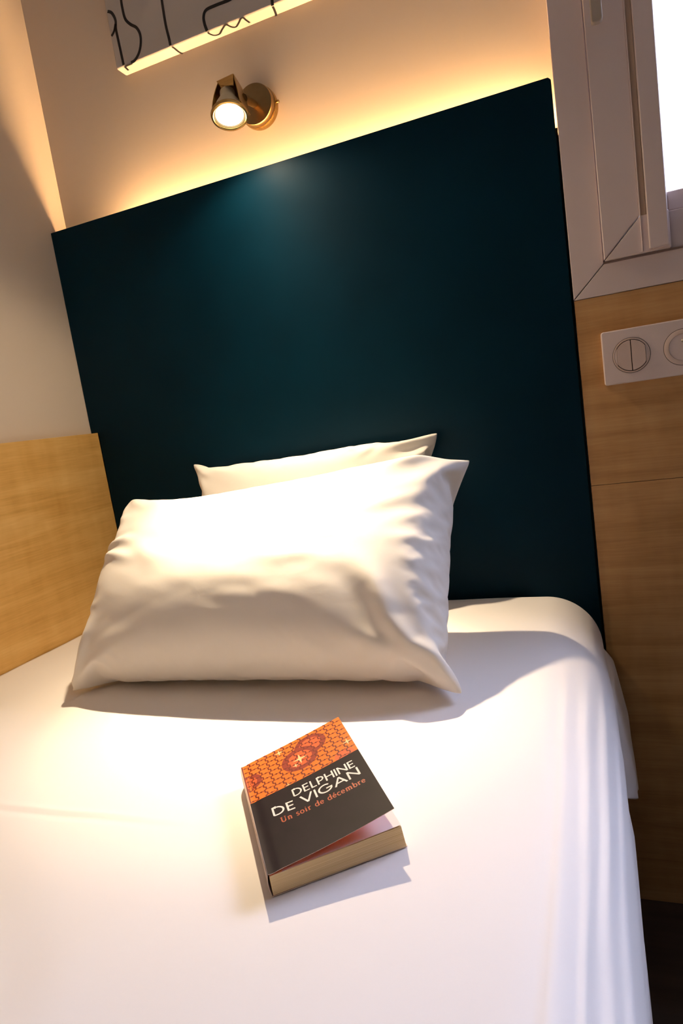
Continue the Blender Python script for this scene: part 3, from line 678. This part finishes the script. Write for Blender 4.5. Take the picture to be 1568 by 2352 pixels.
for (cx_,cy_,r1,r2,o_) in ((71,156,16.5,11.5,.00006),(56.5,140.5,18.5,12.5,.00009),(3.5,141,13.5,8.5,.00006),(95,107.5,10,0,.00006)):
    mb = MB(); disc(mb, ellipse(cx_,cy_,r1,r1*1.06), o_); mb.obj('red_circle', M['ring'] if r2 else M['disc'], cv)
    if r2: mb = MB(); disc(mb, ellipse(cx_,cy_,r2,r2*1.04), o_+.000015); mb.obj('coral_disc', M['disc'], cv)
# dark pattern: columns of stepped waves and pointed dashes
pat = MB(); mf = cm(.00012)
for k in range(12):
    xc = -1.4+9.2*k
    off_ = 4.6*(k % 2)*.25; yv = BAND-1.0-off_; P_ = []; sgn = 1
    while yv < CH+3:
        P_ += [(xc-.95*sgn, yv+.3),(xc-1.05*sgn, yv+2.6),(xc+.95*sgn, yv+3.6)]; yv += 4.6; sgn = -sgn
    P_ = [(min(CW-.6,max(.6,p[0])), min(CH-.4,max(BAND+.3,p[1]))) for p in P_]
    ribbon(pat, P_, 1.35, mf, 2.5)
    yc = BAND+2.2-off_
    while yc < CH-1.5:
        xd = xc+4.58
        if xd-3.4 < CW-1 and yc > BAND+1.3:
            shape(pat, [(xd-3.4,yc-.35),(xd-1.2,yc-.45),(xd,yc-1.35),(xd+1.2,yc-.45),(xd+3.4,yc-.35),(xd+3.4,yc+.35),(xd+1.2,yc+.45),(xd,yc+1.35),(xd-1.2,yc+.45),(xd-3.4,yc+.35)], mf)
        yc += 9.2
pat.obj('wave_pattern', M['maroon'], cv)
def star(cx_, cy_, r_):
    P_ = []
    for k in range(8):
        a = PI/4*k; rr_ = r_ if k % 2 == 0 else r_*.24; P_.append((cx_+rr_*math.cos(a)*.95, max(BAND+.1, cy_+rr_*math.sin(a)*1.15)))
    return P_
for cx_,cy_,r_ in ((56.5,140,8),(50.5,132,3.6),(40,169,5.2),(103,127,5.4),(37.7,106.5,3)):
    mb = MB(); shape(mb, star(cx_,cy_,r_), cm(.00014)); mb.obj('star', M['star'], cv)
# lettering drawn with strokes: name -> (width, strokes); unit = cap height
arc = lambda cx_,cy_,rx_,ry_,a0,a1,n_=14: [(cx_+rx_*math.cos(math.radians(a0+(a1-a0)*i/n_)), cy_+ry_*math.sin(math.radians(a0+(a1-a0)*i/n_))) for i in range(n_+1)]
G = {
 'D': (.80, [[(.06,.06),(.06,.94),(.28,.94)]+arc(.28,.5,.46,.44,90,-90)+[(.06,.06)]]),
 'E': (.52, [[(.50,.94),(.06,.94),(.06,.06),(.50,.06)],[(.06,.52),(.46,.52)]]),
 'L': (.46, [[(.06,1),(.06,.06),(.46,.06)]]),
 'P': (.58, [[(.06,0),(.06,.94),(.26,.94)]+arc(.26,.68,.28,.26,90,-90)+[(.06,.42)]]),
 'H': (.74, [[(.06,0),(.06,1)],[(.68,0),(.68,1)],[(.06,.52),(.68,.52)]]),
 'I': (.12, [[(.06,0),(.06,1)]]),
 'N': (.82, [[(.06,0),(.06,.98)],[(.06,.95),(.76,.05)],[(.76,.02),(.76,1)]]),
 'V': (.84, [[(.03,1),(.42,.04)],[(.42,.04),(.81,1)]]),
 'G': (.98, [arc(.50,.5,.44,.44,48,318,24)+[(.90,.30),(.92,.46),(.56,.46)]]),
 'A': (.88, [[(.03,0),(.44,.96)],[(.44,.96),(.85,0)],[(.17,.32),(.71,.32)]]),
}
SF = {                                                   # small serif letters; unit = cap height, x height .66; (stroke, width factor)
 'U': (.86, [([(.18,1),(.18,.34)]+arc(.43,.34,.25,.32,180,360,10)[1:],1.0),([(.68,.34),(.68,1)],.6),([(.02,.985),(.34,.985)],.5),([(.54,.985),(.82,.985)],.5)]),
 'n': (.68, [([(.16,.02),(.16,.62)],1),([(.16,.50)]+arc(.34,.42,.18,.22,140,0,8)+[(.52,.02)],1),([(.04,.02),(.28,.02)],.5),([(.40,.02),(.64,.02)],.5),([(.03,.64),(.16,.64)],.5)]),
 's': (.46, [(arc(.23,.49,.15,.15,30,210,8)+[(.16,.36),(.30,.30)]+arc(.21,.17,.16,.16,40,-160,8),.8)]),
 'o': (.60, [(arc(.29,.33,.23,.31,0,360,18),.85)]),
 'i': (.32, [([(.15,.02),(.15,.64)],1),([(.03,.02),(.27,.02)],.5),([(.02,.64),(.15,.64)],.5),([(.10,.86),(.20,.86)],1.0)]),
 'r': (.48, [([(.15,.02),(.15,.64)],1),([(.15,.48)]+arc(.33,.46,.16,.17,140,50,6),.9),([(.03,.02),(.29,.02)],.5),([(.02,.64),(.15,.64)],.5)]),
 'd': (.64, [(arc(.28,.33,.22,.31,30,330,16),.85),([(.50,.02),(.50,1.02)],1),([(.38,1.02),(.50,1.02)],.5),([(.50,.02),(.62,.02)],.5)]),
 'e': (.54, [([(.06,.36),(.46,.36)]+arc(.26,.34,.21,.30,5,320,16),.8)]),
 'é': (.54, [([(.06,.36),(.46,.36)]+arc(.26,.34,.21,.30,5,320,16),.8),([(.22,.78),(.38,.98)],.8)]),
 'c': (.50, [(arc(.28,.33,.22,.31,45,320,16),.85)]),
 'm': (1.0, [([(.16,.02),(.16,.62)],1),([(.16,.50)]+arc(.32,.42,.17,.22,140,0,8)+[(.49,.02)],1),([(.49,.50)]+arc(.66,.42,.17,.22,140,0,8)+[(.83,.02)],1),([(.05,.02),(.27,.02)],.5),([(.38,.02),(.60,.02)],.5),([(.72,.02),(.94,.02)],.5),([(.03,.64),(.16,.64)],.5)]),
 'b': (.62, [([(.13,.02),(.13,1.02)],1),(arc(.34,.33,.22,.31,150,-150,16),.85),([(.02,1.02),(.13,1.02)],.5)]),
 ' ': (.36, []),
}
def text(txt, font, x0, x1, yl, yr, hgt, stroke, gap, m_, off, serif=False):
    tot = sum(font[c][0] for c in txt)+gap*(len(txt)-1); k = (x1-x0)/tot; cur = x0
    for c in txt:
        wdt, st = font[c]; mb = MB()
        for s in st:
            pts, wf = s if serif else (s, 1)
            P_ = []
            for (px,py) in pts:
                X_ = cur+px*k; P_.append((X_, yl+(yr-yl)*(X_-x0)/(x1-x0)+py*hgt))
            ribbon(mb, P_, stroke*wf, cm(off), 2.5)
        if mb.v: mb.obj('letter', m_, cv)
        cur += (wdt+gap)*k
text('DELPHINE', G, 38.5, 98.2, 84.3, 82.0, 12.0, 1.5, .14, M['white_ink'], .00008)
text('DE', G, 16.8, 36.6, 69.8, 66.8, 13.4, 1.8, .16, M['white_ink'], .00008)
text('VIGAN', G, 43.0, 99.0, 66.9, 67.0, 12.9, 1.75, .13, M['white_ink'], .00010)
text('Un soir de décembre', SF, 21.3, 99.5, 56.0, 52.6, 7.6, 1.15, .10, M['red_ink'], .00008, True)
